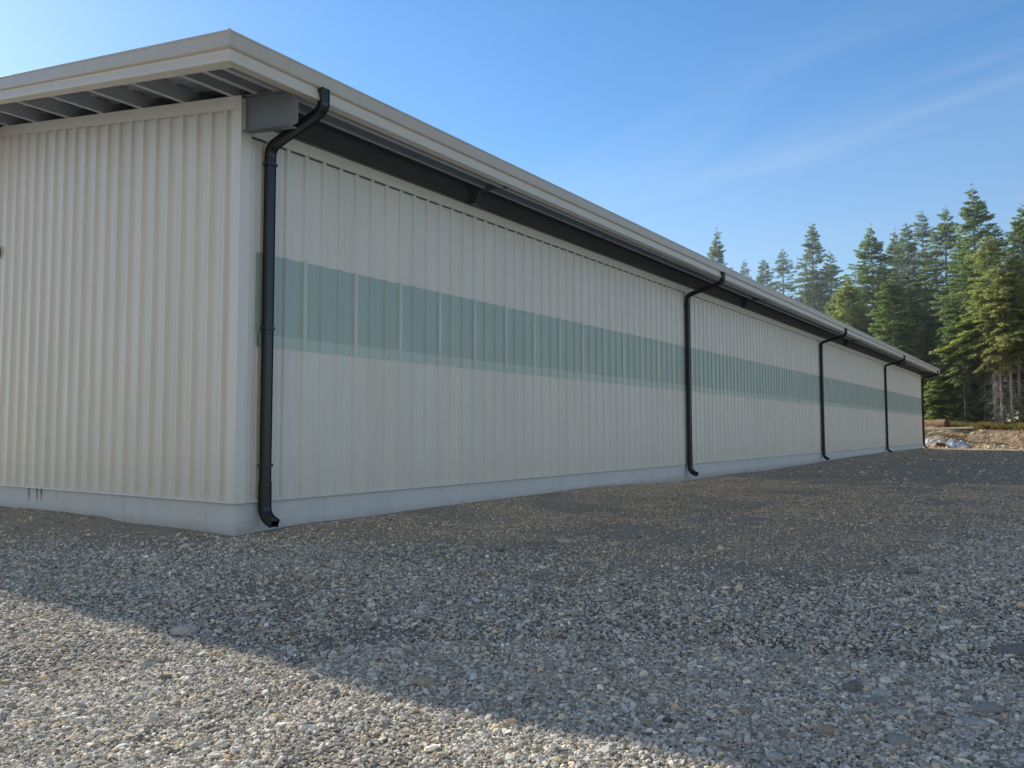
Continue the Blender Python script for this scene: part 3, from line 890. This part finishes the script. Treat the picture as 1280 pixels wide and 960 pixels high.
tree('tall_a', -28.1, 92, 26.5, 4.4, 'leftmost fir, alone above the roof edge against the sky', .72)
tree('mid_a', -9.8, 80, 16.4, 1.1, 'yellow-green sunlit fir at the left foot of the dense stand', .8)
tree('mid_c', -4.9, 76, 15.3, 2.0, 'mid-green fir in front of the dense stand beside the roof end', 1.0)
tree('mid_d', 3.2, 72.5, 17.5, .5, 'bright yellow-green fir with dead lower boughs before the tallest spire', .95)
tree('mid_b', 4.4, 71.3, 14.5, 3.7, 'olive fir with a bare pale trunk and dead lower branches', .85)
tree('mid_b', 3.7, 71.0, 11.9, 5.3, 'thin olive fir with tangled dead branches left of the bare pale trunk', .7)
tree('mid_c', .0, 73.5, 12.6, 5.9, 'green fir with a slim pale trunk right of the building end', .85)
tree('mid_b', .9, 72.5, 9.8, 1.5, 'short olive fir between the log end and the tangled dead branches', .75)
tree('mid_b', 4.9, 72.4, 15.8, 2.4, 'tall thin olive fir on a bare trunk near the right edge', .8)
tree('mid_d', 2.3, 73.6, 12.2, 4.2, 'slender sunlit fir with a bare lower trunk left of the tangled branches', .7)
tree('tall_a', -7.0, 93, 23.6, 1.7, 'dark fir tucked behind the left of the dense stand', .9)
tree('mid_c', -2.5, 75, 10.6, 4.9, 'lower dark fir directly beyond the far corner of the building', 1.05)
tree('low', -1.2, 72.5, 5.9, .8, 'low yellow-green young fir beside the far downpipe', 1.1, 'young_fir')
tree('low_dark', .4, 74.0, 6.4, 2.8, 'low olive young fir behind the cut log', 1.2, 'young_fir')
tree('mid_a', 1.2, 77.5, 11.5, 3.9, 'sunlit bushy fir under the left of the tallest spire', .95)
tree('mid_a', 7.4, 73.0, 12.0, 5.1, 'yellow-green fir at the right edge with low spreading boughs', .95)
tree('tall_b', -10.3, 91, 20.4, .6, 'haze-tinted fir rising behind the yellow-green one at the left', 1.0)
tree('mid_c', -12.0, 85, 15.8, 3.0, 'dark fir at the left end of the dense stand above the roof', 1.05)
tree('tall_c', 7.8, 82, 22.2, 2.5, 'dense fir just outside the right edge', 1.0)
tree('tall_a', 10.4, 80, 21.8, .1, 'broad fir farther right, beyond the photo edge', 1.0)
tree('tall_b', 13.0, 86, 21.7, 3.1, 'haze-tinted fir farthest right in the row', 1.0)
tree('tall_c', -19.5, 106, 22.5, 1.0, 'dark fir in the gap between the pair and the narrow one', 1.0)
tree('tall_a', -.3, 95, 22.0, 3.5, 'dark fir far back behind the tallest spire', 1.0)
tree('tall_c', -10.2, 99, 21.0, 2.1, 'dark fir far back at the left of the dense stand', 1.0)
tree('tall_a', -13.6, 97, 19.5, 5.2, 'dark fir far back between the dense stand and the narrow fir', 1.0)
tree('mid_c', 7.6, 74.5, 9.5, .7, 'bushy green fir low at the right beyond the bank', 1.1)

# the wood closing off the view behind: one mass of crowns, farther back and lower
cr = TREES['tall_a'][0]; n = len(cr.vertices)
base = np.empty(n*3, np.float32); cr.vertices.foreach_get('co', base); base = base.reshape(-1,4,3)
sel = RNG.random(len(base)) < .55; base = base[sel]
Ps, Cs = [], []
for k in range(34):
    bx_ = -46+k*2.1+RNG.uniform(-.8,.8); by_ = RNG.uniform(98, 116)
    sc = RNG.uniform(.72, .86); a = RNG.uniform(0, 6.28); c_, s_ = math.cos(a), math.sin(a)
    Rm = np.array([[c_,-s_,0],[s_,c_,0],[0,0,1]])
    q = (base*np.array([1.15,1.15,1])*sc)@Rm.T+np.array([bx_, by_, 1.2]); Ps.append(q.reshape(-1,3))
    Cs.append(np.full((q.shape[0]*4, 3), .8)*RNG.uniform(.6, 1.0, (q.shape[0]*4, 1)))
Ps = np.concatenate(Ps); Cs = np.concatenate(Cs)
me = np_mesh('distant_wood', Ps, np.arange(len(Ps)).reshape(-1,4), M['fir'], False, Cs)
o = link(bpy.data.objects.new('distant_wood', me)); tag(o, 'dark mass of fir wood filling the gaps behind the nearer trees', 'wood', kind='stuff')

# undergrowth and dry grass along the top of the bank
def tufts(name, n, x0, x1, y0, y1, hgt, mat_, label, cat, seed):
    r = np.random.default_rng(seed)
    cx_ = r.uniform(x0, x1, n); cy_ = r.uniform(y0, y1, n)
    keep = fbm(cx_, cy_, 2.0, seed) > .47; cx_, cy_ = cx_[keep], cy_[keep]; n = len(cx_)
    m_ = 40
    bx_ = np.repeat(cx_, m_)+r.normal(0, .16, n*m_); by_ = np.repeat(cy_, m_)+r.normal(0, .16, n*m_)
    bz_ = height(bx_, by_)-.03
    h_ = np.repeat(r.uniform(.4, 1, n), m_)*hgt*r.uniform(.4, 1, n*m_)
    dx, dy = r.normal(0, .35, n*m_)*h_, r.normal(0, .35, n*m_)*h_
    w = .015+.025*r.random(n*m_)
    a = r.uniform(0, 6.28, n*m_); wx, wy = np.cos(a)*w, np.sin(a)*w
    p0 = np.stack([bx_-wx, by_-wy, bz_], -1); p1 = np.stack([bx_+wx, by_+wy, bz_], -1)
    p2 = np.stack([bx_+dx+wx*.6, by_+dy+wy*.6, bz_+h_*.75], -1); p3 = np.stack([bx_+dx*1.3, by_+dy*1.3, bz_+h_], -1)
    V = np.stack([p0,p1,p2,p3], 1).reshape(-1,3)
    T = np.repeat(r.uniform(.6, 1.2, n*m_)[:,None], 4, 1).reshape(-1,1)*np.ones((1,3))
    me = np_mesh(name, V, np.arange(len(V)).reshape(-1,4), M[mat_], False, T)
    return tag(link(bpy.data.objects.new(name, me)), label, cat, kind='stuff')
tufts('dry_grass', 1500, -14, 18, 66.2, 73, .65, 'dry_brush', 'dry yellow grass and weeds along the top of the bank', 'grass', 5)
tufts('undergrowth', 1500, -30, 22, 70.5, 84, .8, 'fir_olive', 'low green undergrowth on the forest floor', 'undergrowth', 6)
tufts('fern_scrub', 500, -30, 22, 73, 82, 1.3, 'fir', 'dark scrub between the trunks of the firs', 'scrub', 7)

# ------------------------------------------------------------------ things lying at the bank
zf = float(height(-.8, 65))
lg = empty('cut_log', (-.6, 65.6, 1.28), 'thick brown log with its dark sawn end facing right, lying on the bank', 'log')
mb = MB(); r = np.random.default_rng(4)
nseg = 14
def lring(k):
    xx = -4.2+4.2*k/(nseg-1)
    return [(xx, (.50+.03*math.sin(k*2.1+j))*math.cos(j*2*math.pi/16), (.46+.03*math.sin(k*1.7+2*j))*math.sin(j*2*math.pi/16)) for j in range(16)]
mb.sweep(lring, range(nseg), True, 0, False); mb.build('bark', M['log'], lg, True)
mb = MB(); rg_ = lring(nseg-1); mb.add([(.012, 0, 0)]+[(q[0]+.004, q[1]*.97, q[2]*.97) for q in rg_], [(0, 1+j, 1+(j+1) % 16) for j in range(16)])
rg_ = lring(0); mb.add([(-4.212, 0, 0)]+[(q[0]-.004, q[1]*.97, q[2]*.97) for q in rg_], [(0, 1+(j+1) % 16, 1+j) for j in range(16)])
mb.build('sawn_end', M['log_end'], lg)
lg.rotation_euler = (0, -.02, -.35); lg.scale = (1, .9, .9)
lg.location = (.25, 66.0, float(height(.2, 66))+.30)

pk = MB(); pk.box(-2.3, 2.3, -.13, .13, -.03, .03)
pk.box(-2.1, 2.25, -.10, .16, .032, .085)
o = pk.build('timber_planks', M['plank']); tag(o, 'long pale sawn timber planks lying across the bank in front of the cut log', 'timber')
o.location = (-.1, 64.3, float(height(-.1, 64.3))+.38); o.rotation_euler = (.15, -.03, -.04)

def crumple(name, x, y, sx, sy, sz, mt, label, seed):
    n = 26
    u, v = np.meshgrid(np.linspace(-1,1,n), np.linspace(-1,1,n))
    rr = np.clip(1-np.maximum(np.abs(u), np.abs(v))**2.4, 0, 1)
    zz = sz*rr*(.35+1.3*fbm(u*sx+7, v*sy+3, .55, seed, 3))
    Xg = x+u*sx*.5*(1+.2*(fbm(u, v, .5, seed+3)-.5)); Yg = y+v*sy*.5
    V = np.stack([Xg-x, Yg-y, zz+height(Xg, Yg)-float(height(x, y))+.02], -1).reshape(-1,3)
    idx = np.arange(n*n).reshape(n,n)
    F = np.stack([idx[:-1,:-1], idx[:-1,1:], idx[1:,1:], idx[1:,:-1]], -1).reshape(-1,4)
    me = np_mesh(name, V, F, M[mt], False)
    o = link(bpy.data.objects.new(name, me)); o.location = (x, y, float(height(x, y)))
    return tag(o, label, 'plastic sheet')
crumple('plastic_sheet', -.6, 61.6, 2.6, 1.6, .42, 'tarp', 'crumpled white plastic sheet on the ground at the far corner of the building', 3)
crumple('plastic_sheet', 1.35, 61.2, 1.7, 1.2, .40, 'tarp_blue', 'bluish grey plastic sheet heaped right of the white one', 8)
mb = MB(); mb.box(-.35,.35,-.2,.2,0,.22); mb.box(-.30,.28,-.16,.17,.222,.30)
o = mb.build('scrap_board', M['log_end']); tag(o, 'dark brown scrap board lying between the white and bluish plastic sheets', 'board')
o.location = (.35, 60.7, float(height(.35, 60.7))+.02); o.rotation_euler = (.1, .25, .3)

# thin sunlit haze hanging among the trees
m = bpy.data.materials.new('haze'); m.use_nodes = True; nt = m.node_tree; nt.nodes.clear()
vo = nt.nodes.new('ShaderNodeVolumeScatter'); vo.inputs['Density'].default_value = .0045
vo.inputs['Color'].default_value = (.82,.90,1,1); vo.inputs['Anisotropy'].default_value = .3
om = nt.nodes.new('ShaderNodeOutputMaterial'); nt.links.new(vo.outputs[0], om.inputs['Volume'])
mb = MB(); mb.box(-90, 70, 66, 135, -3, 32); o = mb.build('haze', m); tag(o, 'thin bluish haze hanging among the fir trees', 'haze', kind='stuff')

# ------------------------------------------------------------------ light and sky
sd = Vector((-1.79, .318, 1.0)).normalized()
elev = math.asin(sd.z); az = math.atan2(sd.x, sd.y)
w = bpy.data.worlds.new('World'); scene.world = w; w.use_nodes = True
nt = w.node_tree; bg = nt.nodes['Background']
sky = nt.nodes.new('ShaderNodeTexSky'); sky.sky_type = 'NISHITA'; sky.sun_disc = False
sky.sun_elevation = elev; sky.sun_rotation = az
sky.air_density = 1.0; sky.dust_density = .15; sky.ozone_density = 2.5; sky.altitude = 100
tc = nt.nodes.new('ShaderNodeTexCoord')
sx = nt.nodes.new('ShaderNodeSeparateXYZ'); nt.links.new(tc.outputs['Generated'], sx.inputs[0])
zc = mathn(nt, 'MAXIMUM', sx.outputs[2], .05)
ux = mathn(nt, 'DIVIDE', sx.outputs[0], zc); uy = mathn(nt, 'DIVIDE', sx.outputs[1], zc)
along = mathn(nt, 'ADD', mathn(nt, 'MULTIPLY', ux, .92), mathn(nt, 'MULTIPLY', uy, -.395))
perp = mathn(nt, 'ADD', mathn(nt, 'MULTIPLY', ux, .395), mathn(nt, 'MULTIPLY', uy, .92))
cb = nt.nodes.new('ShaderNodeCombineXYZ')
nt.links.new(mathn(nt, 'MULTIPLY', along, .55), cb.inputs[0]); nt.links.new(mathn(nt, 'MULTIPLY', perp, 2.0), cb.inputs[1])
c1 = noise(nt, cb.outputs[0], 1.7, 8, .58); c1.inputs['Distortion'].default_value = .7
c2 = noise(nt, cb.outputs[0], .8, 4, .5)
band = mathn(nt, 'SUBTRACT', 1.0, mathn(nt, 'DIVIDE', mathn(nt, 'ABSOLUTE', mathn(nt, 'SUBTRACT', perp, 2.3)), .75), True)
band = mathn(nt, 'MULTIPLY_ADD', band, .85); band.node.inputs[2].default_value = .15
cl = mathn(nt, 'MULTIPLY', ramp(nt, c1.outputs[0], [(.36,(0,0,0)), (.72,(1,1,1))]).outputs[0], band)
cl = mathn(nt, 'MULTIPLY', mathn(nt, 'MULTIPLY', cl, ramp(nt, c2.outputs[0], [(.3,(.2,.2,.2)), (.6,(1,1,1))]).outputs[0]), .26)
hs = nt.nodes.new('ShaderNodeHueSaturation'); hs.inputs['Saturation'].default_value = 1.2; hs.inputs['Value'].default_value = 1.5
nt.links.new(sky.outputs[0], hs.inputs['Color'])
cc = mixc(nt, cl, hs.outputs[0], (6.0, 6.9, 8.0))
# unseen cloud bank added behind the camera as neutral fill light
dt = nt.nodes.new('ShaderNodeVectorMath'); dt.operation = 'DOT_PRODUCT'
nt.links.new(tc.outputs['Generated'], dt.inputs[0]); dt.inputs[1].default_value = Vector((.50, -.82, .28)).normalized()
c3 = noise(nt, tc.outputs['Generated'], 2.2, 7, .6)
bk = mathn(nt, 'ADD', mathn(nt, 'MULTIPLY', dt.outputs['Value'], 1.3), mathn(nt, 'MULTIPLY', mathn(nt, 'SUBTRACT', c3.outputs[0], .5), 1.6))
bk = mathn(nt, 'SUBTRACT', bk, .25, True)
cc = mixc(nt, mathn(nt, 'MULTIPLY', bk, .9), cc, (4.3, 4.15, 3.8))
# upper sky, out of view, darkened to weaken the skylight on the ground
mr = nt.nodes.new('ShaderNodeMapRange'); mr.interpolation_type = 'SMOOTHSTEP'
mr.inputs['From Min'].default_value = .46; mr.inputs['From Max'].default_value = .80; mr.inputs['To Min'].default_value = 1.0; mr.inputs['To Max'].default_value = .38
nt.links.new(sx.outputs[2], mr.inputs['Value'])
cc = mixc(nt, 1.0, cc, mr.outputs[0], 'MULTIPLY')
nt.links.new(cc, bg.inputs['Color']); bg.inputs['Strength'].default_value = .122

sun = bpy.data.lights.new('sun', 'SUN'); sun.energy = 5.0; sun.angle = math.radians(.5); sun.color = (1, .93, .80)
so = link(bpy.data.objects.new('sun', sun)); so.rotation_euler = sd.to_track_quat('Z', 'Y').to_euler(); so.location = (-20, 10, 30)

# ------------------------------------------------------------------ camera
f, yaw, pit, roll = 1006.09, .6045, .0595, -.0018
fw = Vector((-math.sin(yaw)*math.cos(pit), math.cos(yaw)*math.cos(pit), math.sin(pit)))
rt = Vector((math.cos(yaw), math.sin(yaw), 0)); up = rt.cross(fw)
r2 = rt*math.cos(roll)+up*math.sin(roll); u2 = -rt*math.sin(roll)+up*math.cos(roll)
cam = bpy.data.cameras.new('camera'); cam.sensor_fit = 'HORIZONTAL'; cam.sensor_width = 36
cam.lens = f/1280*36; cam.clip_start = .05; cam.clip_end = 12000
co = link(bpy.data.objects.new('camera', cam))
co.matrix_world = Matrix(((r2.x,u2.x,-fw.x,8.1699),(r2.y,u2.y,-fw.y,-6.0412),(r2.z,u2.z,-fw.z,.8376),(0,0,0,1)))
scene.camera = co
scene.view_settings.view_transform = 'Standard'; scene.view_settings.look = 'None'
scene.view_settings.exposure = 0; scene.view_settings.gamma = 1
scene.render.resolution_x = 1024; scene.render.resolution_y = 768
scene.cycles.use_denoising = True
